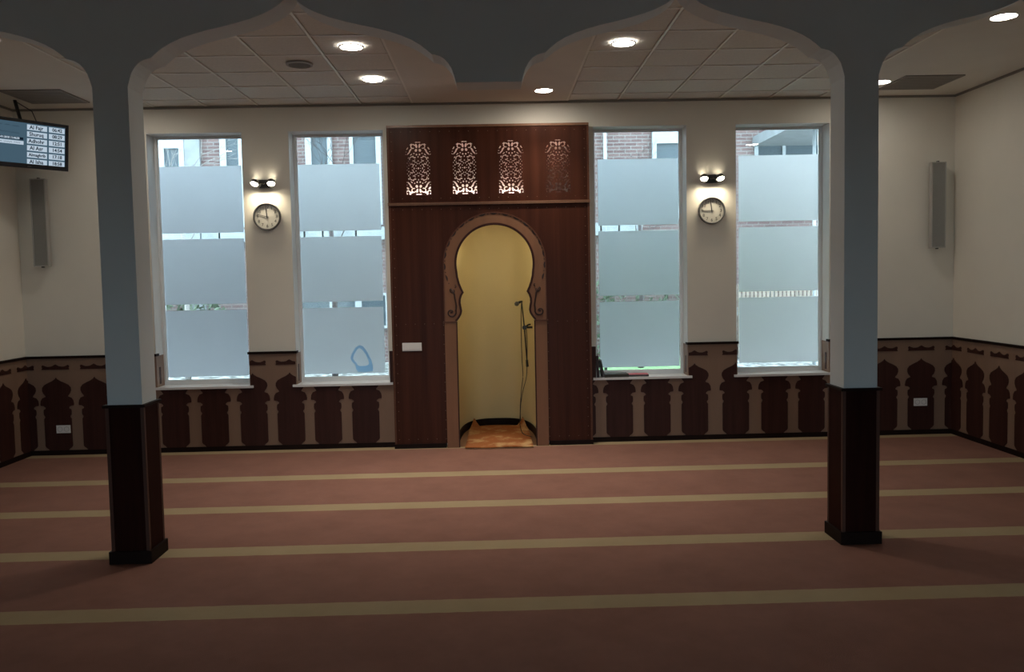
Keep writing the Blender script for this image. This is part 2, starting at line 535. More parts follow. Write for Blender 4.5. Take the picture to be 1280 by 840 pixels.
# ------------------------------------------------------------------ wainscot
MED = [(0, .868), (.012, .850), (.045, .828), (.09, .808), (.135, .783), (.156, .753), (.158, .722), (.145, .690), (.126, .668), (.122, .655), (.160, .640), (.178, .610), (.184, .575), (.182, .556), (.150, .552), (.128, .535), (.128, .522), (.150, .510), (.153, .480), (.150, .452), (.138, .436), (.138, .425), (.150, .405), (.150, .105), (.140, .088), (.118, .072), (.100, .050)]
def sym(h): return [(x, z) for x, z in h] + [(-x, z) for x, z in reversed(h) if x > 0]
MEDP = sym(MED)
CRH = [(0, 1.014), (.018, 1.004), (.035, .994), (.06, .989), (.09, .988), (.115, .996), (.135, 1.006), (.148, 1.000), (.150, .985), (.143, .974), (.150, .962), (.150, .955)]
CRP = sym(CRH)
def clip(poly, ax, v, keep_less):
    out = []
    for i in range(len(poly)):
        p, q = poly[i], poly[(i + 1) % len(poly)]
        ip = (p[ax] <= v) == keep_less
        iq = (q[ax] <= v) == keep_less
        if ip: out.append(p)
        if ip != iq:
            k = (v - p[ax]) / (q[ax] - p[ax])
            out.append(tuple(p[j] + k * (q[j] - p[j]) for j in (0, 1)))
    return out
def zone(poly, x0, x1, z0, z1):
    for ax, v, kl in ((0, x0, False), (0, x1, True), (1, z0, False), (1, z1, True)):
        if len(poly) < 3: return []
        poly = clip(poly, ax, v, kl)
    return poly if len(poly) >= 3 else []
T0 = 0.016       # board thickness
RAIL0, RAIL1 = 1.078, 1.104
full = []        # on the back wall: x-intervals where the wainscot reaches the rail
full = [(XL + T0, WIN[0][0]), (WIN[0][1], WIN[1][0]), (WIN[2][1], WIN[3][0]), (WIN[3][1], XR - T0)]
lowz = [(WIN[0][0], WIN[0][1]), (WIN[1][0], -1.13), (1.068, WIN[2][1]), (WIN[3][0], WIN[3][1])]
FB = lambda a, bb, t: (a, -t, bb)
boards = []
for (a, c) in full: boards.append((a, c, 1.08, MB().box(a, c, -T0, 0, 0.05, 1.08).build('wainscot_board', m_cream, wall_back)))
for (a, c) in lowz: boards.append((a, c, 0.703, MB().box(a, c, -T0, 0, 0.05, 0.703).build('wainscot_board', m_cream, wall_back)))
MX = [-4.86, -4.44, -4.01, -3.57, -3.135, -2.70, -2.29, -1.88, -1.46, 0.965, 1.385, 1.81, 2.235, 2.70, 3.14, 3.56, 3.98, 4.39, 4.81]
for cx in MX:
    hit = None
    for (a, c, zt, bd) in boards:
        if a <= cx <= c: hit = bd
    if hit is None: hit = boards[5][3] if cx < 0 else boards[6][3]
    b = MB()
    m1 = zone([(x + cx, z) for x, z in MEDP], -9, 9, 0, 0.700)
    if cx < 0: m1 = zone(m1, XL + T0, -1.13, 0, 9)
    else: m1 = zone(m1, 1.068, XR - T0, 0, 9)
    b.prism(m1, FB, T0, T0 + 0.007)
    cb = MB(); has = False
    for (a, c) in full:
        up = zone([(x + cx, z) for x, z in MEDP], a, c, 0.700, 9)
        if up: b.prism(up, FB, T0, T0 + 0.007)
        cr = zone([(x + cx, z) for x, z in CRP], a, c, 0, 9)
        if cr: cb.prism(cr, FB, T0, T0 + 0.007); has = True
    b.build('medallion', m_dark, hit)
    if has: cb.build('crown_ornament', m_dark, hit)
for (a, c) in full:
    ex = [0.0, 0.0]
    MB().box(a, c, -0.034, 0, RAIL0, RAIL1).build('dado_rail', m_rail, wall_back)
# lower part of the window reveals is clad like the wainscot
for i, (a, c) in enumerate(WIN):
    if i != 2:
        MB().box(a, a + 0.010, -0.012, 0.20, Z0 + .02, 1.08).build('reveal_board', m_cream, wall_back)
        MB().box(a - .001, a + 0.0125, 0.055, 0.10, Z0 + .05, 0.95).build('reveal_inlay', m_dark, wall_back)
        MB().box(a - .0, a + 0.020, -0.034, 0.05, RAIL0, RAIL1).build('dado_rail', m_rail, wall_back)
    if i != 1:
        MB().box(c - 0.010, c, -0.012, 0.20, Z0 + .02, 1.08).build('reveal_board', m_cream, wall_back)
        MB().box(c - 0.0125, c + .001, 0.055, 0.10, Z0 + .05, 0.95).build('reveal_inlay', m_dark, wall_back)
        MB().box(c - 0.020, c, -0.034, 0.05, RAIL0, RAIL1).build('dado_rail', m_rail, wall_back)
MB().box(WIN[1][1] + 0.001, -1.131, -0.012, 0, 0.70, 1.08).build('wainscot_board', m_dark, wall_back)
MB().box(1.069, WIN[2][0] - 0.001, -0.012, 0, 0.70, 1.08).build('wainscot_board', m_dark, wall_back)
# side walls
for wl, sgn, xw in ((wall_left, 1, XL), (wall_right, -1, XR)):
    FS = lambda a, bb, t, xw=xw, sgn=sgn: (xw + sgn * t, -a, bb)
    bd = MB().box(min(xw, xw + sgn * T0), max(xw, xw + sgn * T0), YR, 0, 0.05, 1.08).build('wainscot_board', m_cream, wl)
    b = MB().prism(MEDP, lambda a, bb, t, sgn=sgn: (sgn * t, -a, bb), 0, 0.007)
    pm = b.build('medallion', m_dark, bd)
    pc = MB().prism(CRP, lambda a, bb, t, sgn=sgn: (sgn * t, -a, bb), 0, 0.007).build('crown_ornament', m_dark, bd)
    first = True
    for k in range(40):
        y = -(0.055 + 0.42 * k)
        if y < YR + 0.25: break
        if k == 0:         # folded round the corner: cut off at the back wall
            b = MB(); c2 = MB()
            b.prism(zone([(x + 0.055, z) for x, z in MEDP], T0, 9, 0, 9), FS, T0, T0 + .007).build('medallion', m_dark, bd)
            c2.prism(zone([(x + 0.055, z) for x, z in CRP], T0, 9, 0, 9), FS, T0, T0 + .007).build('crown_ornament', m_dark, bd)
            continue
        q, r_ = (pm, pc) if first else (dup(pm, 'medallion', bd), dup(pc, 'crown_ornament', bd))
        first = False
        q.location = (xw + sgn * T0, y, 0)
        r_.location = (xw + sgn * T0, y, 0)
    MB().box(min(xw, xw + sgn * .034), max(xw, xw + sgn * .034), YR, 0, RAIL0, RAIL1).build('dado_rail', m_rail, wl)
    # slivers of the folded pieces on the back wall
for sgn, xw in ((1, XL), (-1, XR)):
    bd = boards[0][3] if sgn > 0 else boards[3][3]
    for P, nm in ((MEDP, 'medallion'), (CRP, 'crown_ornament')):
        q = zone([(xw + sgn * (x - 0.055), z) for x, z in P], XL + T0, XR - T0, 0, 9)
        if q: MB().prism(q, FB, T0, T0 + .007).build(nm, m_dark, bd)
struct(MB().box(XL + .024, -1.135, -0.024, 0, 0, 0.055).box(1.072, XR - .024, -0.024, 0, 0, 0.055).build('baseboard_back', m_rail))
struct(MB().box(XL, XL + .024, YR, 0, 0, 0.055).build('baseboard_left', m_rail))
struct(MB().box(XR - .024, XR, YR, 0, 0, 0.055).build('baseboard_right', m_rail))

# ------------------------------------------------------------------ windows
K = 1.0248           # depth of the glass plane seen from the camera's distance
FZ = [(2.427, 3.155), (1.644, 2.362), (0.840, 1.577)]
FX = [-3.190, -1.680, 1.624, 3.194]
FO = [0.0, -0.002, 0.0, 0.016]
for i, (a, c) in enumerate(WIN):
    s_, t_, bt = 0.032, 0.024, 0.044
    y0, y1 = 0.195, 0.265
    b = MB().box(a, a + s_, y0, y1, Z0 + .02, Z1).box(c - s_, c, y0, y1, Z0 + .02, Z1).box(a + s_, c - s_, y0, y1, Z1 - t_, Z1).box(a + s_, c - s_, y0, y1, Z0 + .02, Z0 + .02 + bt)
    w = struct(b.build('window_%d' % (i + 1), m_frame))
    g = 0.010
    xa, xb, za, zb = a + s_, c - s_, Z0 + .02 + bt, Z1 - t_
    MB().box(xa, xa + g, .212, .228, za, zb).box(xb - g, xb, .212, .228, za, zb).box(xa + g, xb - g, .212, .228, zb - g, zb).box(xa + g, xb - g, .212, .228, za, za + g).build('glazing_bead', m_bead, w)
    MB().box(xa + g - .004, xb - g + .004, .231, .235, za + g - .004, zb - g + .004).build('pane', m_glass, w)
    # painted lining of the reveal
    MB().box(a, a + .006, -0.001, .195, 1.08 if i != 2 else Z0, Z1 - .006).box(c - .006, c, -0.001, .195, 1.08 if i != 1 else Z0, Z1 - .006).box(a, c, -0.001, .195, Z1 - .006, Z1).build('reveal_lining', m_reveal, w)
    sl = MB().box(a, c, -.045, .195, Z0 - .005, Z0 + .02)
    sl.box(a - .034, a, -.045, -.0175, Z0 - .005, Z0 + .02).box(c, c + .034, -.045, -.0175, Z0 - .005, Z0 + .02)
    sl.build('window_sill', m_sill, w)
    for (z0, z1) in FZ:
        z0_, z1_ = [1.886 + (z + FO[i] - 1.886) * K for z in (z0, z1)]
        MB().add([(FX[i] * K - .459, .229, z0_), (FX[i] * K + .459, .229, z0_), (FX[i] * K + .459, .229, z1_), (FX[i] * K - .459, .229, z1_)], [(0, 1, 2, 3)]).build('frosted_film', m_film[i], w)
    if i == 1:
        # blue smear of paint: a loop with a filled foot
        out = [(-1.655, .985), (-1.640, 1.035), (-1.595, 1.105), (-1.548, 1.135), (-1.505, 1.120), (-1.455, 1.045), (-1.418, .965), (-1.400, .885), (-1.404, .835), (-1.47, .827), (-1.57, .828), (-1.592, .86), (-1.60, .915), (-1.635, .945)]
        inn = [(-1.625, .985), (-1.612, 1.025), (-1.578, 1.082), (-1.550, 1.100), (-1.520, 1.085), (-1.478, 1.025), (-1.452, .965), (-1.444, .925), (-1.452, .905), (-1.49, .895), (-1.555, .895), (-1.575, .905), (-1.585, .930), (-1.610, .955)]
        b = MB()
        b.band(out + out[:1], inn + inn[:1], XZ, .2245, .2268)
        o_ = b.build('paint_smear', m_blue, w)
        o_['label'] = 'blue smear of paint'

# ------------------------------------------------------------------ prayer niche (mihrab)
PX0, PX1, PY = -1.130, 1.068, -0.12
nic = thing('prayer_niche', 'tall mahogany panelled prayer niche with horseshoe arch between the windows', 'niche', (NX, 0, 0))
def npart(b, name, m, parent=None):
    b.v = [(x - NX, y, z) for x, y, z in b.v] if parent is None else b.v
    o = b.build(name, m, parent or nic)
    return o
def nsub(b, name, m, parent):
    b.v = [(x - NX, y, z) for x, y, z in b.v]
    return b.build(name, m, parent)
ZC = 2.690
sb = .575
lb = npart(MB().box(PX0 + .02, NX - sb + .03, PY, PY + .018, 0.05, ZC - .014), 'side_board', m_panel)
rb = npart(MB().box(NX + sb - .03, PX1 - .02, PY, PY + .018, 0.05, ZC - .014), 'side_board', m_panel)
# spandrel board above the arch
RO, CZ = 0.535, 2.035
n = 28
outer_half = [(RO * math.cos(t), CZ + RO * 1.0 * math.sin(t)) for t in [PI / 2 * k / n for k in range(n + 1)]]
sp = [(NX - sb + .03, 1.38), (NX - sb + .03, ZC - .014), (NX + sb - .03, ZC - .014), (NX + sb - .03, 1.38)] + [(NX + x, z) for x, z in [(RO, 1.38)] + outer_half] + [(NX - x, z) for x, z in reversed([(RO, 1.38)] + outer_half[:-1])]
npart(MB().prism(sp, XZ, PY + .001, PY + .018), 'spandrel_board', m_panel)
# casing: sides, top, edge trims, plinth
npart(MB().box(PX0, PX0 + .02, PY - .006, 0, 0, 3.54), 'side_casing', m_panel_trim)
npart(MB().box(PX1 - .02, PX1, PY - .006, 0, 0, 3.54), 'side_casing', m_panel_trim)
npart(MB().box(PX0, PX1, PY - .010, 0, 3.515, 3.54), 'top_moulding', m_cornice)
npart(MB().box(PX0 - .004, PX1 + .004, PY - .022, PY + .01, ZC + .002, ZC + .014), 'cornice_moulding', m_cornice)
npart(MB().box(PX0 - .004, PX1 + .004, PY - .022, PY + .01, ZC - .014, ZC - .003), 'cornice_moulding', m_cornice)
npart(MB().box(PX0 - .004, NX - .576, PY - .012, 0, 0, 0.05), 'plinth', m_rail)
npart(MB().box(NX + .576, PX1 + .004, PY - .012, 0, 0, 0.05), 'plinth', m_rail)
# upper board around four pierced screens
LX = [-0.794, -0.291, 0.214, 0.729]
LW, LH, LZ = 0.30, 0.60, 2.775
ub = MB().box(PX0 + .02, PX1 - .02, PY, PY + .012, ZC + .014, LZ).box(PX0 + .02, PX1 - .02, PY, PY + .012, LZ + LH, 3.515)
e = [PX0 + .02]
for x in LX: e += [x - LW / 2, x + LW / 2]
e.append(PX1 - .02)
for k in range(0, len(e), 2): ub.box(e[k], e[k + 1], PY, PY + .012, LZ, LZ + LH)
npart(ub, 'upper_board', m_panel)
# pierced arabesque: marching squares over a field of hole shapes
PXZ = 0.00126
def sd_ell(X, Y, cx, cy, a, bb, ang=0):
    ca, sa = math.cos(math.radians(ang)), math.sin(math.radians(ang))
    u = (X - cx) * ca + (Y - cy) * sa
    v = -(X - cx) * sa + (Y - cy) * ca
    return (np.sqrt((u / a) ** 2 + (v / bb) ** 2) - 1) * min(a, bb)
def sd_arc(X, Y, cx, cy, r, w, a0, a1):
    am, ah = math.radians((a0 + a1) / 2), math.radians((a1 - a0) / 2)
    th = np.arctan2(Y - cy, X - cx) - am
    th = (th + PI) % (2 * PI) - PI
    rr = np.hypot(X - cx, Y - cy)
    d = np.abs(rr - r) - w / 2
    ex = []
    for s in (-1, 1):
        px, py = cx + r * math.cos(am + s * ah), cy + r * math.sin(am + s * ah)
        ex.append(np.hypot(X - px, Y - py) - w / 2)
    return np.where(np.abs(th) <= ah, d, np.minimum(*ex))
ELL = [(12, 7, 13, 4.5, 0), (14, 38, 9, 19, 12), (17, 76, 11, 13, -20), (62, 24, 11, 8, 30), (95, 60, 15, 8, 45), (66, 74, 17, 7, 50), (80, 98, 23, 6, 48), (35, 102, 6, 6, 0), (13, 112, 7, 8, 0), (44, 126, 6, 5, 0), (0, 132, 5, 7, 0), (26, 138, 6, 6, 0), (84, 140, 9, 5, 60), (60, 112, 12, 4.5, 40),
       (44, 166, 6, 6, 0), (84, 168, 5, 7, 0), (0, 166, 5, 6, 0), (8, 190, 5, 5, 0), (36, 196, 6, 5, 30), (82, 204, 5, 7, 0), (20, 208, 5, 5, 0), (95, 184, 4, 5, 0), (0, 228, 7, 7, 0), (17, 230, 5, 4, 0), (36, 226, 5, 5, 0), (84, 230, 5, 5, 0), (97, 216, 3.5, 5, 0)]
ARC = [(43, 42, 17, 9, -150, 110), (101, 100, 12, 6, -100, 90), (52, 152, 22, 8, -150, 10), (20, 166, 13, 6, -60, 120), (57, 206, 13, 6.5, 100, 330), (62, 182, 10, 5, -40, 160)]
nx_, nz_ = 75, 150
gx = np.linspace(-LW / 2, LW / 2, nx_ + 1)
gz = np.linspace(0, LH, nz_ + 1)
Xg, Zg = np.meshgrid(gx, gz, indexing='ij')
U = np.abs(Xg) / PXZ
V = (0.592 - Zg) / PXZ
fld = np.full(Xg.shape, 9e3)
for Vv in (V, 460 - V):
    for q in ELL: fld = np.minimum(fld, sd_ell(U, Vv, *q))
    for q in ARC: fld = np.minimum(fld, sd_arc(U, Vv, *q))
fld = np.minimum(fld, sd_arc(U, V, 92, 436, 15, 9, -180, 60))
fld = np.minimum(fld, sd_ell(U, V, 74, 448, 9, 9))
cut = np.maximum(U - 104, -((V > 170) * 1e3 - 500))           # keep a wood rim outside the outline
rim = np.where(V < 150, np.hypot(U, V - 112) - 110, U - 104)
fld = np.maximum(fld, rim)
fld = np.where(np.abs(fld) < 1e-4, 1e-4, fld)
def lattice_mesh():
    b = MB()
    idx = {}
    def vert(key, x, z):
        if key not in idx:
            idx[key] = len(b.v)
            b.v.append((x, 0, z))
        return idx[key]
    walls = []
    for i in range(nx_):
        for j in range(nz_):
            cs = [(i, j), (i + 1, j), (i + 1, j + 1), (i, j + 1)]
            val = [fld[c] for c in cs]
            if max(val) < 0: continue
            poly, cross = [], []
            for k in range(4):
                c0, c1 = cs[k], cs[(k + 1) % 4]
                v0, v1 = val[k], val[(k + 1) % 4]
                if v0 > 0: poly.append(vert(c0, gx[c0[0]], gz[c0[1]]))
                if (v0 > 0) != (v1 > 0):
                    t = v0 / (v0 - v1)
                    ky = tuple(sorted((c0, c1)))
                    p = vert(ky, gx[c0[0]] + t * (gx[c1[0]] - gx[c0[0]]), gz[c0[1]] + t * (gz[c1[1]] - gz[c0[1]]))
                    poly.append(p); cross.append(p)
            if len(poly) >= 3:
                b.f.append(tuple(poly)); b.sm.append(False)
            if len(cross) == 2: walls.append(tuple(cross))
    back = {}
    for p, q in walls:
        for w_ in (p, q):
            if w_ not in back:
                back[w_] = len(b.v)
                b.v.append((b.v[w_][0], 0.012, b.v[w_][2]))
        b.f.append((p, q, back[q], back[p])); b.sm.append(False)
    return b
lat = lattice_mesh().build('lattice_screen', m_panel, nic)
for k, x in enumerate(LX):
    o = lat if k == 0 else dup(lat, 'lattice_screen', nic)
    o.location = (x - NX, PY + .0005, LZ)
# cavity behind the screens with its strip lamp
npart(MB().box(PX0 + .02, PX1 - .02, -.006, -.001, ZC + .014, 3.515), 'cavity_lining', m_lining)
npart(MB().tube([(-0.98, -.045, 2.748), (0.34, -.045, 2.748)], .010), 'strip_lamp', m_led)
npart(MB().tube([(-0.98, -.05, 3.49), (0.90, -.05, 3.49)], .004), 'strip_lamp', m_led)  # unseen weaker upper strip, added to brighten the top holes
npart(MB().box(PX0 + .02, PX1 - .02, PY + .012, 0, ZC - .014, ZC + .014), 'cavity_floor', m_panel)
# arch surround
IN_ARC = [(.418 * math.cos(t), 2.030 + .420 * math.sin(t)) for t in [PI / 2 - (PI / 2 + .18) * k / 26 for k in range(27)]]
IN_LOW = [(.405, 1.890), (.388, 1.820), (.366, 1.762), (.345, 1.716), (.352, 1.706), (.368, 1.680), (.380, 1.640), (.382, 1.600), (.374, 1.555), (.368, 1.515), (.376, 1.478), (.396, 1.442), (.414, 1.418), (.432, 1.400)]
inner = IN_ARC + IN_LOW
OUT_ARC = [(.566 * math.cos(t), 2.024 + .566 * math.sin(t)) for t in [PI / 2 - PI / 2 * k / 26 for k in range(27)]]
OUT_LOW = [(.566, 2.024 + (1.40 - 2.024) * (k + 1) / len(IN_LOW)) for k in range(len(IN_LOW))]
outer = OUT_ARC + OUT_LOW
ai = [(NX + x, z) for x, z in reversed(inner)] + [(NX - x, z) for x, z in inner[1:]]
ao = [(NX + x, z) for x, z in reversed(outer)] + [(NX - x, z) for x, z in outer[1:]]
ar = npart(MB().band(ai, ao, XZ, PY - .022, PY + .02), 'arch_surround', m_arch)
# dark inner edge and slim outer edge
def offset(path, d):
    out = []
    for i, p in enumerate(path):
        a, c = path[max(i - 1, 0)], path[min(i + 1, len(path) - 1)]
        tx, tz = c[0] - a[0], c[1] - a[1]
        l = math.hypot(tx, tz)
        out.append((p[0] - tz / l * d, p[1] + tx / l * d))
    return out
nsub(MB().band(ai, offset(ai, -.022), XZ, PY - .027, PY + .03), 'inner_edge', m_dark, ar)
nsub(MB().band(ao, offset(ao, .012), XZ, PY - .030, PY - .01), 'outer_edge', m_panel_trim, ar)
# scrolls
def scroll(s):
    pts = []
    cx, cz = .462, 1.740
    for k in range(15):
        t = k / 14
        a = -0.8 + 4.7 * t
        r = .010 + .026 * t
        pts.append((cx + r * math.cos(a + PI), cz + r * math.sin(a + PI)))
    pts += [(.447, 1.700), (.444, 1.660), (.436, 1.615), (.430, 1.565), (.436, 1.515)]
    c2x, c2z = .486, 1.500
    for k in range(17):
        t = k / 16
        a = PI + 0.1 + 6.6 * t
        r = .052 - .038 * t
        pts.append((c2x + r * math.cos(a), c2z + r * math.sin(a)))
    P = [(NX + s * x, PY - .023, z) for x, z in pts]
    rad = [.0065] * 15 + [.0095] * 5 + [.0095 - .0035 * k / 16 for k in range(17)]
    nsub(MB().tube(P, rad, 6), 'scroll', m_inlay, ar)
    nsub(MB().lathe([(0, -.004), (.012, -.003), (.012, .003), (0, .004)], (NX + s * .487, PY - .022, 1.500), (0, 1, 0), 10), 'scroll_eye', m_inlay, ar)
    nsub(MB().tube([(NX + s * x, PY - .023, z) for x, z in ((.440, 1.772), (.425, 1.785), (.428, 1.800), (.440, 1.798))], .0055, 6), 'scroll', m_inlay, ar)
scroll(1); scroll(-1)
cresc, dot = None, None
NC = 17
for k in range(NC):
    a = math.radians(-22 + 224 * (k + .5) / NC)
    r = .545
    if cresc is None:
        cp = [(-.040, .006), (-.018, .010), (0, .011), (.018, .010), (.040, .006), (.020, -.006), (0, -.010), (-.020, -.006)]
        cresc = MB().prism(cp, lambda p, q, t: (p, t, q), -.001, .004).build('inlay_crescent', m_inlay, ar)
        dot = MB().lathe([(0, -.001), (.006, -.001), (.006, .004), (0, .004)], (0, 0, 0), (0, 1, 0), 8).build('inlay_dot', m_inlay, ar)
        o, q = cresc, dot
    else:
        o, q = dup(cresc, 'inlay_crescent', ar), dup(dot, 'inlay_dot', ar)
    o.location = (r * math.cos(a), PY - .0235, 2.024 + r * math.sin(a)) if a < PI / 2 * 9 else None
    o.rotation_euler = (0, -(a - PI / 2), 0)
    a2 = a + math.radians(112 / NC)
    q.location = (r * math.cos(a2), PY - .0235, 2.024 + r * math.sin(a2))
# pilasters
for s in (-1, 1):
    x0, x1 = sorted((NX + s * .436, NX + s * .563))
    npart(MB().box(x0, x1, PY - .022, PY + .02, 0, 1.395), 'pilaster', m_arch)
    npart(MB().box(min(NX + s * .430, NX + s * .578), max(NX + s * .430, NX + s * .578), PY - .030, PY + .02, 1.390, 1.402), 'pilaster_cap', m_panel_trim)
    npart(MB().box(min(NX + s * .424, NX + s * .436), max(NX + s * .424, NX + s * .436), PY - .016, PY + .03, 0, 1.395), 'pilaster_edge', m_dark)
# pale inlay dots along the board borders (too small to pick apart)
b = MB()
def dots(x0, z0, x1, z1, step=.105):
    l = math.hypot(x1 - x0, z1 - z0)
    k = max(1, round(l / step))
    for i in range(k + 1):
        x, z = x0 + (x1 - x0) * i / k, z0 + (z1 - z0) * i / k
        s = .0045
        b.add([(x - s, PY - .0012, z), (x, PY - .0012, z - s), (x + s, PY - .0012, z), (x, PY - .0012, z + s), (x, PY - .003, z)], [(0, 1, 4), (1, 2, 4), (2, 3, 4), (3, 0, 4)])
for (xa, xb) in ((PX0 + .05, NX - sb), (NX + sb, PX1 - .05)):
    xo, xi = (xa, xb) if xa < NX - .8 else (xb, xa)
    dots(xa, .10, xb, .10); dots(xo, .10, xo, ZC - .06); dots(xi, .10, xi, 1.36); dots(xa, 1.38, xb, 1.38)
dots(PX0 + .05, ZC - .06, PX1 - .05, ZC - .06)
dots(PX0 + .05, ZC + .06, PX1 - .05, ZC + .06); dots(PX0 + .05, 3.47, PX1 - .05, 3.47)
dots(PX0 + .05, ZC + .06, PX0 + .05, 3.47); dots(PX1 - .05, ZC + .06, PX1 - .05, 3.47)
npart(b, 'inlay_dots', m_pearl)['kind'] = 'stuff'
# niche recess: half-octagon plan
PL = [(NX - .462, -.10), (NX - .462, .0)]
for k in range(1, 30):
    t = PI - PI * k / 30
    ct, st = math.cos(t), math.sin(t)
    PL.append((NX + .462 * math.copysign(abs(ct) ** (2 / 3), ct), 1.25 * abs(st) ** (2 / 3)))
PL += [(NX + .462, .0), (NX + .462, -.10)]
kk = len(PL)
npart(MB().add([(x, y, -.05) for x, y in PL] + [(x, y, 2.63) for x, y in PL], [(i, i + 1, kk + i + 1, kk + i) for i in range(kk - 1)], True), 'niche_wall', m_niche)
npart(MB().prism(PL, lambda a, bb, t: (a, bb, t), 2.60, 2.66), 'niche_ceiling', m_niche)
npart(MB().prism(PL, lambda a, bb, t: (a, bb, t), -.06, 0.001), 'niche_floor', m_nichefloor)
bbp = [(NX + (x - NX) * .985, y * .99) for x, y in PL[1:-1]]
b = MB()
k = len(bbp)
ins = [(NX + (x - NX) * .965, y * .985) for x, y in bbp]
b.band(bbp, ins, lambda a, bb, t: (a, bb, t), 0.0, 0.085)
npart(b, 'niche_baseboard', m_rail)
npart(MB().lathe([(0, 0), (.07, 0), (.07, .012), (.085, .012), (.085, .02)], (NX, .25, 2.578), (0, 0, 1), 20), 'niche_lamp', m_nichelamp)

# switch plate on the panel
sw = thing('switch_plate', 'white three gang switch plate on the mahogany panel beside the arch', 'switch', (-.914, PY, 1.130))
MB().box(-.106, .106, -.009, 0, -.045, .045).build('plate', m_plastic, sw)
for k in (-1, 0, 1):
    MB().box(k * .068 - .029, k * .068 + .029, -.014, -.009, -.032, .032).build('rocker', m_plastic, sw)

# sockets
def socket(x, z, label):
    t = thing('wall_socket', label, 'socket', (x, -.0235, z), 'white double sockets on the wainscot')
    MB().box(-.075, .075, -.012, 0, -.043, .043).build('plate', m_plastic, t)
    for s in (-1, 1):
        MB().lathe([(.028, -.0125), (.024, -.0125), (.020, -.006), (0, -.006)], (s * .036, 0, 0), (0, 1, 0), 16).build('socket_well', mat('socket_well_grey', (.42, .41, .40), .5) if 'socket_well_grey' not in bpy.data.materials else bpy.data.materials['socket_well_grey'], t)
socket(-4.800, .292, 'white double socket on the wainscot below the television')
socket(4.800, .371, 'white double socket on the wainscot in the corner away from the television')

# ------------------------------------------------------------------ clocks and wall lamps
def text_mesh(s, size, name='text', fat=0.0):
    cu = bpy.data.curves.new(name, 'FONT')
    cu.body = s
    cu.size = size
    cu.align_x = 'CENTER'; cu.align_y = 'CENTER'
    cu.resolution_u = 2
    cu.extrude = 0.0004
    cu.offset = fat
    o = bpy.data.objects.new(name, cu)
    C.objects.link(o)
    dg = bpy.context.evaluated_depsgraph_get()
    me = bpy.data.meshes.new_from_object(o.evaluated_get(dg))
    bpy.data.objects.remove(o)
    return me
digits = {}
for k in range(1, 13): digits[k] = text_mesh(str(k), .048, 'digit_%d' % k)
def clock(x, z, hr, mn, label):
    t = thing('wall_clock', label, 'clock', (x, 0, z), 'round wall clocks under the spot lamps')
    r = .150
    MB().lathe([(0, 0), (r, 0), (r, -.034), (r - .006, -.040), (r - .014, -.038), (r - .018, -.026), (r - .018, -.018)], (0, 0, 0), (0, 1, 0), 40).build('rim', m_grey, t)
    MB().lathe([(0, -.020), (r - .017, -.020), (r - .017, -.012)], (0, 0, 0), (0, 1, 0), 40).build('clock_face', m_face, t)
    for k in range(1, 13):
        a = math.radians(90 - 30 * k)
        me = digits[k]
        if not me.materials: me.materials.append(m_digit)
        o = bpy.data.objects.new('numeral', me)
        C.objects.link(o); o.parent = t
        o.location = (.104 * math.cos(a), -.0207, .104 * math.sin(a))
        o.rotation_euler = (PI / 2, 0, 0)
    for nm, ang, l, w in (('hour_hand', 90 - 30 * hr, .088, .0048), ('minute_hand', 90 - 6 * mn, .112, .0034)):
        a = math.radians(ang)
        d = Vector((math.cos(a), 0, math.sin(a))); p = Vector((-d.z, 0, d.x))
        MB().obox(d * (l / 2 - .010) + Vector((0, -.0235, 0)), d, p, (0, 1, 0), l / 2 + .010, w, .001).build(nm, m_digit, t)
    MB().lathe([(0, -.026), (.008, -.026), (.008, -.021)], (0, 0, 0), (0, 1, 0), 12).build('hub', m_digit, t)
    return t
clock(-2.475, 2.592, 11.78, 47.2, 'round grey rimmed wall clock nearer the television, minute hand past nine')
clock(2.440, 2.568, 11.78, 45.3, 'round grey rimmed wall clock farther from the television, minute hand on nine')

def wall_lamp(x, z, label, flip):
    t = thing('wall_lamp', label, 'lamp', (x, 0, z), 'twin spot lamps above the clocks')
    hg = [(-.085, .045), (.085, .045), (.062, .018), (.035, 0), (.050, -.022), (.075, -.045), (-.058, -.045), (-.035, -.022), (-.030, 0), (-.05, .018)]
    MB().prism(hg, XZ, -.035, 0).build('back_plate', m_metal, t)
    MB().tube([(-.125, -.075, .004), (.125, -.075, .004)], .008, 8).build('bar', m_metal, t)
    MB().tube([(0, -.075, .004), (0, -.03, .004)], .012, 8).build('arm', m_metal, t)
    for s in (-1, 1):
        c = Vector((s * .090, -.080, .002))
        ax = Vector((s * .12, -.55, -.80)).normalized()
        MB().lathe([(.022, -.045), (.040, -.030), (.046, 0), (.046, .012), (.042, .012)], c, ax, 16).build('lamp_head', m_metal, t)
        MB().lathe([(0, .016), (.026, .013), (.040, .006), (.041, 0)], c, ax, 16).build('bulb', m_spotglow, t)
    L = bpy.data.lights.new('wall_lamp_light', 'AREA')
    L.shape = 'RECTANGLE'; L.size = .26; L.size_y = .05; L.energy = 2.8; L.color = (1.0, .86, .62); L.spread = math.radians(150)
    o = bpy.data.objects.new('wall_lamp_light', L)
    C.objects.link(o); o.parent = t
    o.location = (0, -.085, -.055)
    o.rotation_euler = (math.radians(-8), 0, 0)
    return t
wall_lamp(-2.492, 2.948, 'small twin wall spot lamp glowing above the clock nearer the television', 1)
wall_lamp(2.433, 2.918, 'small twin wall spot lamp glowing above the clock farther from the television', -1)

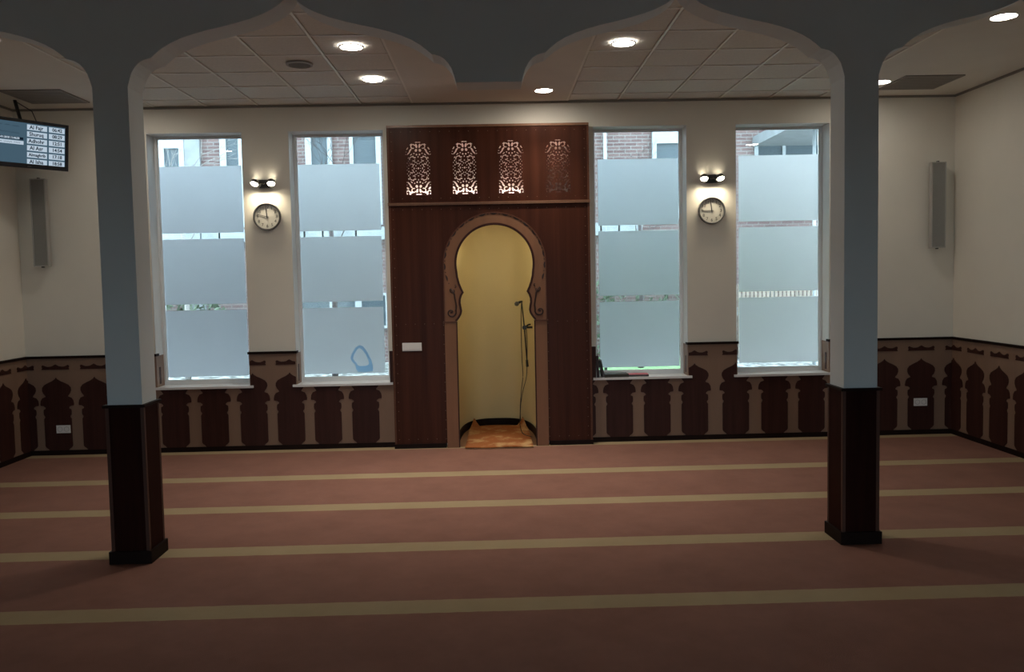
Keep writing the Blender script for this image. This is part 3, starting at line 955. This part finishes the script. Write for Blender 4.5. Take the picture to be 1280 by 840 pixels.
# ------------------------------------------------------------------ column loudspeakers
def speaker(x, z, ang, label, side):
    t = thing('loudspeaker', label, 'loudspeaker', (x, -.080, z), 'slim grey column loudspeakers')
    t.rotation_euler = (0, 0, ang)
    w, h, d = .078, .472, .032
    MB().box(-w, w, -d + .008, d, -h, h).build('case', m_spkf, t)
    f = MB().box(-w, -w + .010, -d - .006, -d + .008, -h, h).box(w - .010, w, -d - .006, -d + .008, -h, h).box(-w + .01, w - .01, -d - .006, -d + .008, h - .010, h).box(-w + .01, w - .01, -d - .006, -d + .008, -h, -h + .010)
    f.build('front_frame', m_spkf, t)
    MB().box(-w + .010, w - .010, -d - .001, -d + .008, -h + .010, h - .010).build('grille', m_spk, t)
    for s in (-1, 1):
        MB().box(-.012, .012, d, d + .048, s * (h - .09) - .02, s * (h - .09) + .02).build('bracket', m_metal, t)
        MB().box(-.008, .008, -.02, .02, s * h if s > 0 else -h - .014, h + .014 if s > 0 else -h).build('pivot', m_metal, t)
    return t
speaker(-4.905, 2.565, math.radians(4), 'slim grey column loudspeaker on the wall under the television', -1)
speaker(4.945, 2.578, math.radians(-4), 'slim grey column loudspeaker on the wall away from the television', 1)

# ------------------------------------------------------------------ television with prayer times
tv = thing('television', 'black flat television showing prayer times, hung high in the corner', 'television')
tr, tu, tn = Vector((0.5185, 0.8549, 0.0158)), Vector((0.0962, -0.0767, 0.9924)), Vector((0.8496, -0.5131, -0.1220))
mw = Matrix((tr, -tn, tu)).transposed().to_4x4()       # local x right, y into the set, z up
mw.translation = Vector((-4.676, -0.650, 3.3166))
tv.matrix_world = mw
hw, hh = .4126, .2399
MB().box(-hw, hw, .0, .045, -hh, hh).box(-hw * .8, hw * .8, .045, .075, -hh * .75, hh * .7).build('casing', m_black, tv)
bz = MB().box(-hw, -hw + .035, -.008, .0, -hh, hh).box(hw - .035, hw, -.008, 0, -hh, hh).box(-hw + .035, hw - .035, -.008, 0, hh - .032, hh).box(-hw + .035, hw - .035, -.008, 0, -hh, -hh + .045)
bz.build('bezel', m_bezel, tv)
scr = MB().box(-hw + .035, hw - .035, -.002, 0, -hh + .045, hh - .032).build('screen', m_screen, tv)
MB().box(-.02, .02, -.0086, -.008, -hh + .015, -hh + .021).build('maker_mark', m_grey, tv)
def stext(s, size, x, z, m, parent, w=None):
    me = text_mesh(s, size, 'screen_text', .0012)
    me.materials.append(m)
    o = bpy.data.objects.new('screen_text', me)
    C.objects.link(o); o.parent = parent
    o.location = (x, -.0036, z); o.rotation_euler = (PI / 2, 0, 0)
    return o
NAMES = [('Al Fajr', '06:42'), ('Shuruq', '08:29'), ('Adhohr', '12:51'), ('Al Asr', '14:54'), ('Almaghrib', '17:18'), ('Al Isha', '18:58')]
for k, (a, t_) in enumerate(NAMES):
    z = .170 - k * .0685
    MB().box(-.020, .185, -.0030, -.002, z - .0262, z + .0262).build('screen_cell', m_cell, scr)
    MB().box(.205, .372, -.0030, -.002, z - .0262, z + .0262).build('screen_cell', m_cell, scr)
    stext(a, .052 if len(a) < 8 else .042, .075 if len(a) < 8 else .083, z, m_ink, scr)
    stext(t_, .048, .292, z, m_ink, scr)
MB().box(-.36, -.058, -.0030, -.002, .035, .060).build('screen_cell', m_ink, scr)
stext('05-01-2018 11:46:30', .026, -.205, .0475, m_cell, scr)
MB().box(-.36, -.055, -.0030, -.002, -.012, .024).build('screen_cell', m_cell, scr)
b = MB()
for (x0, x1, z) in ((-.34, -.26, .172), (-.24, -.19, .170), (-.17, -.10, .166), (-.34, -.30, .105), (-.29, -.19, .103), (-.18, -.10, .099), (-.32, -.27, .006), (-.25, -.17, .005), (-.15, -.09, .006)):
    k = 9
    P = [(x0 + (x1 - x0) * i / k, -.0034, z + .007 * math.sin(i * 2.3 + x0 * 90)) for i in range(k + 1)]
    b.tube(P, .0016, 4)
b.build('screen_script', m_scrdark, scr)
# bracket to the ceiling
b = MB()
Pm = mw.inverted()
top = Pm @ Vector((-4.90, -.46, H))
b.tube([(0, .08, 0), (0, .12, 0)], .05, 10)
b.tube([(0, .12, 0), (top.x * .3, .13, .15), top], .018, 8)
b.build('ceiling_bracket', m_black, tv)
MB().tube([(.10, .05, hh * .5), (.13, .09, hh), (.10, .12, hh + .1), Pm @ Vector((-4.93, -.38, H))], .005, 6).build('power_cable', m_black, tv)

# ------------------------------------------------------------------ downlights and ceiling fittings
def downlight(x, y, label, zc=H):
    ml = m_lamp if abs(x) < 3 else m_lamp_side
    t = thing('downlight', label, 'downlight', (x, y, zc), 'round recessed ceiling downlights')
    MB().lathe([(.104, 0), (.102, -.008), (.092, -.010), (.088, -.004)], (0, 0, 0), (0, 0, 1), 28).build('trim_ring', m_plastic, t)
    MB().lathe([(.089, -.004), (.06, -.010), (0, -.012)], (0, 0, 0), (0, 0, 1), 28).build('lens', ml, t)
    L = bpy.data.lights.new('downlight_beam', 'AREA')
    L.shape = 'DISK'; L.size = .15; L.energy = BEAM if abs(x) < 3 else BEAM * .12; L.color = (1.0, .92, .80); L.spread = math.radians(88)
    o = bpy.data.objects.new('downlight_beam', L)
    C.objects.link(o); o.parent = t; o.location = (0, 0, -.016)
    return t
downlight(-1.132, -2.268, 'glowing downlight in the tiles, nearest the arcade on the television side of the niche')
downlight(-1.119, -1.133, 'glowing downlight in the tiles between niche and arcade, second from arcade on the television side')
downlight(1.118, -2.264, 'glowing downlight in the tiles near the arcade, over the window with the books')
downlight(0.560, -0.557, 'glowing downlight in the plain ceiling strip, closest to the niche')
downlight(3.950, -2.850, 'glowing downlight partly behind the arch of the end bay away from the television')
downlight(4.009, -0.705, 'glowing downlight just peeping out beside the column, by the ceiling vent')
downlight(-3.700, -0.750, 'downlight in the television bay close to the back wall, hidden behind the column')
downlight(-3.880, -2.630, 'downlight in the television bay, hidden by the arch and mirrored in the window')
sd = thing('ceiling_speaker', 'dark round ceiling speaker in a tile beside the downlights', 'ceiling speaker', (-1.680, -1.735, H))
MB().lathe([(.118, .0), (.116, -.012), (.100, -.016), (.096, -.010)], (0, 0, 0), (0, 0, 1), 24).build('rim', mat('speaker_rim_grey', (.30, .28, .26), .5), sd)
MB().lathe([(.097, -.010), (.05, -.014), (0, -.015)], (0, 0, 0), (0, 0, 1), 24).build('grille', mat('speaker_grille_grey', (.13, .125, .12), .8), sd)
m_vent = mat('vent_grey', (.27, .25, .23), .7)
m_ventd = mat('vent_dark', (.13, .12, .11), .9)
def vent(x, y, label):
    t = thing('ceiling_vent', label, 'vent', (x, y, H), 'square ceiling vents')
    MB().box(-.30, .30, -.30, .30, -.004, 0).build('backing', m_ventd, t)
    MB().box(-.30, -.275, -.30, .30, -.012, -.004).box(.275, .30, -.30, .30, -.012, -.004).box(-.275, .275, .275, .30, -.012, -.004).box(-.275, .275, -.30, -.275, -.012, -.004).build('frame', m_vent, t)
    p = None
    for k in range(11):
        if p is None: p = o = MB().box(-.275, .275, -.016, .016, -.010, -.005).build('slat', m_vent, t)
        else: o = dup(p, 'slat', t)
        o.location = (0, -.25 + .05 * k, 0)
vent(-4.50, -.62, 'square slatted ceiling vent above the television')
vent(4.44, -.66, 'square slatted ceiling vent in the bay away from the television')

# ------------------------------------------------------------------ rug, microphone, books
rug = thing('rug', 'small orange rug with pale blotches on the niche floor, back corners curled up', 'rug', (NX, 0, 0))
nu, nv = 24, 36
vs, fs = [], []
for j in range(nv + 1):
    v = j / nv
    for i in range(nu + 1):
        u = i / nu * 2 - 1
        y = -.245 + 1.30 * v
        x = u * (.375 - .018 * v) + .010
        z = .012 + .004 * math.sin(9 * v + 5 * u)
        cu = max(0, abs(u) - .66) / .34
        cv = max(0, v - .82) / .18
        z += .115 * (cu ** 1.3) * (cv ** 1.2)
        y -= .05 * cu * cv
        x -= .05 * cu * cv * (1 if u > 0 else -1)
        vs.append((x, y, z))
for j in range(nv):
    for i in range(nu):
        a = j * (nu + 1) + i
        fs.append((a, a + 1, a + nu + 2, a + nu + 1))
o = MB().add(vs, fs, True).build('pile', m_rug, rug)
md = o.modifiers.new('thickness', 'SOLIDIFY'); md.thickness = .010; md.offset = -1
b = MB()
for k in range(60):
    x = -.36 + .74 * k / 59
    b.tube([(x, -.243, .009), (x + random.uniform(-.006, .006), -.262 - random.uniform(0, .01), .004)], .0035, 4)
b.build('fringe', m_fringe, rug)['kind'] = 'stuff'

mic = thing('microphone', 'black microphone on a slim boom arm clamped inside the prayer niche', 'microphone', (.42, .40, 1.30))
def L(x, y, z): return (x - .42, y - .40, z - 1.30)
MB().tube([L(.318, .40, 1.595), L(.345, .40, 1.30), L(.371, .40, .86)], [.0075, .008, .008], 8).build('boom_arm', m_black, mic)
MB().tube([L(.368, .40, .905), L(.373, .40, .825)], [.014, .016], 10).build('counterweight', m_black, mic)
MB().tube([L(.325, .40, 1.588), L(.300, .385, 1.583), L(.275, .37, 1.570)], [.012, .014, .017], 10).build('microphone_body', m_black, mic)
MB().lathe([(0, -.028), (.016, -.024), (.026, -.010), (.028, .004), (.020, .020), (0, .026)], L(.262, .362, 1.564), (-.8, -.5, -.25), 14).build('microphone_head', m_grey, mic)
MB().lathe([(0, -.03), (.024, -.03), (.028, 0), (.024, .03), (0, .03)], L(.348, .395, 1.285), (0, 1, 0), 14).build('clutch', m_black, mic)
MB().tube([L(.36, .40, 1.285), L(.440, .40, 1.285)], .013, 8).build('wall_bracket', m_black, mic)
MB().tube([L(.362, .380, 1.295), L(.392, .372, 1.318), L(.420, .370, 1.322)], [.011, .010, .009], 8).build('clamp_lever', m_black, mic)
cb = [L(.318, .395, 1.59), L(.310, .39, 1.4), L(.308, .385, 1.1), L(.312, .38, .9), L(.318, .38, .72), L(.300, .37, .58), L(.283, .36, .42), L(.276, .36, .28), L(.272, .37, .16), L(.292, .40, .06), L(.325, .37, .03), L(.365, .30, .027), L(.405, .24, .027)]
def smooth(P, k=6):
    P = [Vector(p) for p in P]; out = []
    for i in range(len(P) - 1):
        p0, p1, p2, p3 = P[max(i - 1, 0)], P[i], P[i + 1], P[min(i + 2, len(P) - 1)]
        for j in range(k):
            t = j / k
            out.append(.5 * ((2 * p1) + (p2 - p0) * t + (2 * p0 - 5 * p1 + 4 * p2 - p3) * t * t + (3 * p1 - p0 - 3 * p2 + p3) * t ** 3))
    return out + [P[-1]]
MB().tube(smooth(cb), .0042, 6).build('cable', m_black, mic)
cb2 = [L(.368, .39, 1.27), L(.374, .385, 1.1), L(.366, .38, .80), L(.352, .38, .68), L(.318, .375, .56), L(.290, .368, .42), L(.278, .367, .28), L(.281, .37, .19)]
MB().tube(smooth(cb2), .0042, 6).build('cable', m_black, mic)

def book(name, label, c, ax, ay, az, w, d, t, m, m2=None):
    """w along ax (spine length), d along ay (depth), t along az (thickness)"""
    o = thing(name, label, 'book', c, 'books on the window sill')
    ax, ay, az = Vector(ax).normalized(), Vector(ay).normalized(), Vector(az).normalized()
    MB().obox((0, 0, 0), ax, ay, az, w / 2 - .003, d / 2 - .003, t / 2 - .004).build('pages', m_paper, o)
    MB().obox(az * (t / 2 - .002), ax, ay, az, w / 2, d / 2, .002).build('cover', m2 or m, o)
    MB().obox(-az * (t / 2 - .002), ax, ay, az, w / 2, d / 2, .002).build('cover', m, o)
    MB().obox(-ay * (d / 2 - .002), ax, ay, az, w / 2, .002, t / 2).build('spine', m, o)
    return o
zs = Z0 + .02
def upright(label, x, h, t, lean, m):
    a = math.radians(lean)
    up, side = Vector((-math.sin(a), 0, math.cos(a))), Vector((math.cos(a), 0, math.sin(a)))
    base = Vector((x, .07, zs + .001))
    c = base + up * h / 2 + side * t / 2 if a >= 0 else base + up * h / 2
    return book('book', label, c, up, (0, 1, 0), side, h, .17, t, m)
upright('plum dark book standing on the sill, tight against the niche panel', 1.134, .245, .030, 2, m_book[0])
upright('slate dark book leaning on the sill beside the flat pair', 1.200, .195, .026, 11, m_book[1])
book('book', 'thick dark book lying flat on the sill, its pages facing the room', (1.355, .055, zs + .018), (1, .04, 0), (-.04, 1, 0), (0, 0, 1), .270, .17, .034, m_book[2])
book('book', 'thin book with rose red cover lying flat on the sill', (1.612, .075, zs + .012), (1, -.05, 0), (.05, 1, 0), (0, 0, 1), .225, .16, .022, m_book[1], m_book[3])

# ------------------------------------------------------------------ outside
GZ = 0.30
struct(MB().box(0.95, 3.7, WT + .02, 16, GZ - .3, GZ).build('lawn', m_lawn))
struct(MB().box(-18, -0.9, WT + .02, 16, GZ - .3, GZ).box(3.7, 18, WT + .02, 16, GZ - .3, GZ).box(-0.9, .95, 1.7, 16, GZ - .3, GZ).build('gravel_bed', mat('gravel', (.045, .047, .04), .9, scale=9, col2=(.30, .30, .29), bump=.5, bscale=50, lo=.42, hi=.60)))
struct(MB().box(-18, -.9, WT + .02, 2.7, GZ, GZ + .02).box(.95, 18, WT + .02, 2.7, GZ, GZ + .02).build('path', mat('bounce_paving', (.44, .43, .43), .9, .1, 6)))  # unseen pale strip, added to bounce light up onto the frosted films
struct(MB().box(-22, 22, YR - 24, YR - .32, -.2, -.02).build('pavement', m_pave))
HY = 6.5
house = thing('brick_house', 'long brick house with white windows across the lawn', 'house', (0, HY, GZ))
def hb(b): b.v = [(x, y - HY, z - GZ) for x, y, z in b.v]; return b
hb(MB().box(-16, 7.0, HY, HY + 4, GZ, 5.5)).build('wall', m_brick, house)
hb(MB().box(-16.2, 7.2, HY - .25, HY + 4.2, 5.5, 5.7)).build('roof', m_concrete, house)
def hwin(x0, x1, z0, z1, panes, fr=.07):
    f = MB().box(x0, x1, HY - .06, HY - .005, z0, z0 + fr).box(x0, x1, HY - .06, HY - .005, z1 - fr, z1)
    f = MB()
    xs = [x0]
    for (a, c) in panes: xs += [a, c]
    xs.append(x1)
    for k in range(0, len(xs), 2): f.box(xs[k], xs[k + 1], HY - .07, HY - .005, z0, z1)
    for (a, c) in panes: f.box(a, c, HY - .07, HY - .005, z0, z0 + fr).box(a, c, HY - .07, HY - .005, z1 - fr, z1)
    w = hb(f).build('house_window', m_white, house)
    for (a, c) in panes:
        hb(MB().box(a, c, HY - .035, HY - .02, z0 + fr, z1 - fr)).build('window_pane', m_dpane, w)
hwin(-6.27, -5.70, 2.9, 4.60, [(-6.07, -5.80)], .22)
hwin(-5.04, -4.62, 2.9, 4.95, [(-4.925, -4.70)])
hwin(-3.46, -2.97, 2.9, 4.62, [(-3.35, -3.05)])
hwin(-2.64, -2.06, 2.9, 4.62, [(-2.57, -2.15)])
hwin(3.035, 4.10, 2.9, 4.56, [(3.115, 4.02)], .24)
hwin(4.98, 6.60, 2.9, 4.36, [(5.04, 5.50), (5.56, 6.54)], .06)
hwin(-3.70, -1.95, .95, 1.62, [(-3.62, -3.10), (-3.02, -2.62), (-2.50, -2.05)], .05)
stone = mat('pale_stone', (.20, .22, .225), .8, .2, 3)
lx = -9.0
rl = random.Random(4)
while lx < 2.7:
    ln = min(rl.choice((.34, .62, .80)), 2.86 - lx)
    hb(MB().box(lx, lx + ln - .035, HY - .10 - rl.uniform(0, .012), HY - .005, 2.62, 2.86)).build('lintel_stone', stone, house)
    lx += ln
hb(MB().box(4.2, 7, HY - .10, HY - .005, 1.05, 1.2)).build('lintel_band', stone, house)
hb(MB().box(-5.69, -5.41, HY - .08, HY - .005, GZ, 5.5)).build('grey_panel', m_concrete, house)
hb(MB().tube([(2.14, HY - .08, GZ), (2.14, HY - .08, 5.5)], .035, 8)).build('drainpipe', m_white, house)
bal = MB().prism([(4.95, HY), (7.1, HY), (7.1, 5.3), (4.95, 3.7)], lambda a, b_, t: (a, b_, t), 4.24, 4.42)
hb(bal).build('balcony_slab', m_concrete, house)
hb(MB().prism([(4.95, 3.70), (7.1, 5.30), (7.1, 5.26), (4.95, 3.66)], lambda a, b_, t: (a, b_, t), 4.25, 4.45)).build('balcony_edge', m_white, house)
hb(MB().tube([(5.35, 4.5, GZ), (5.35, 4.5, 4.24)], .03, 8)).build('balcony_post', m_white, house)

def tree(x, y, h, spread, label, m, seed):
    rnd = random.Random(seed)
    t = thing('bare_tree', label, 'tree', (x, y, GZ))
    tb, bb = MB(), MB()
    tip = Vector((0, 0, h * .45))
    tb.tube([(0, 0, 0), (.03, .02, h * .22), tip], [.05, .04, .03], 6)
    def grow(p, d, l, r, k):
        mid = p + d * l * .5 + Vector((rnd.uniform(-1, 1), rnd.uniform(-1, 1), rnd.uniform(-1, 1))) * l * .08
        q = p + d * l
        bb.tube([p, mid, q], [r, r * .8, r * .6], 4, False)
        if k == 0: return
        for _ in range(rnd.choice((2, 3))):
            nd = (d + Vector((rnd.uniform(-.9, .9), rnd.uniform(-.6, .6), rnd.uniform(-.35, .6)))).normalized()
            grow(q, nd, l * rnd.uniform(.6, .85), r * .62, k - 1)
    for k in range(5):
        a = k * 1.3 + rnd.random()
        grow(tip * (.7 + .3 * k / 4), Vector((math.cos(a) * .55, math.sin(a) * .35, .95)).normalized(), spread, .012, 4)
    tb.build('trunk', m, t)
    bb.build('branches', m, t)
tree(-4.75, 3.6, 6.4, .42, 'slender bare tree with pale twigs outside the window nearest the television', m_bark, 3)
tree(-2.45, 3.4, 6.2, .42, 'slender bare tree with dark twigs outside the window next to the niche', m_bark2, 11)
tree(2.45, 4.6, 6.2, .34, 'bare dark sapling against the house, behind the window with the books', m_bark2, 5)

def shrub(name, label, cat, x0, x1, y0, y1, z1, seed, m=None):
    rnd = random.Random(seed)
    b = MB()
    k = int((x1 - x0) * (y1 - y0) * (z1 - GZ) * 260) + 160
    for _ in range(k):
        x, y, z = rnd.uniform(x0, x1), rnd.uniform(y0, y1), rnd.uniform(GZ, z1)
        s = rnd.uniform(.05, .11)
        d = [Vector((rnd.uniform(-1, 1), rnd.uniform(-1, 1), rnd.uniform(-1, 1))).normalized() * s for _ in range(3)]
        c = Vector((x, y, z))
        b.add([c - d[0], c + d[1] * .5, c + d[0], c - d[1] * .5 + d[2] * .3], [(0, 1, 2), (0, 2, 3)])
    o = b.build(name, m or m_hedge, None)
    tag(o, label, cat)
    return o
shrub('hedge', 'dark leafy hedge by the house outside the window nearest the television', 'hedge', -8.2, -4.95, 5.5, 6.3, 1.75, 1)
shrub('shrub', 'loose leafy shrub by the house outside the window with the books', 'shrub', 1.7, 4.0, 5.8, 6.35, 1.75, 2)

fence = thing('picket_fence', 'weathered picket fence outside the window farthest from the television', 'fence', (0, 5.6, GZ))
p = None
for k in range(56):
    if p is None: p = o = MB().box(-.026, .026, -.010, .010, .03, 1.35).build('picket', m_picket, fence)
    else: o = dup(p, 'picket', fence)
    o.location = (4.2 + .074 * k, 0, 0)
for z in (.3, 1.05):
    MB().box(4.1, 8.3, .012, .04, z, z + .07).build('fence_rail', m_picket, fence)
for x in (4.15, 5.05, 6.05, 7.2, 8.25):
    MB().box(x - .05, x + .05, .012, .11, 0, 1.45).build('fence_post', m_white, fence)
bol = thing('garden_light', 'small dark garden light standing on the lawn behind the books', 'garden light', (1.74, 3.75, GZ))
MB().box(-.022, .022, -.022, .022, 0, .16).build('post', m_black, bol)
MB().box(-.045, .045, -.045, .045, .16, .27).build('head', mat('garden_light_green', (.05, .08, .09), .4), bol)
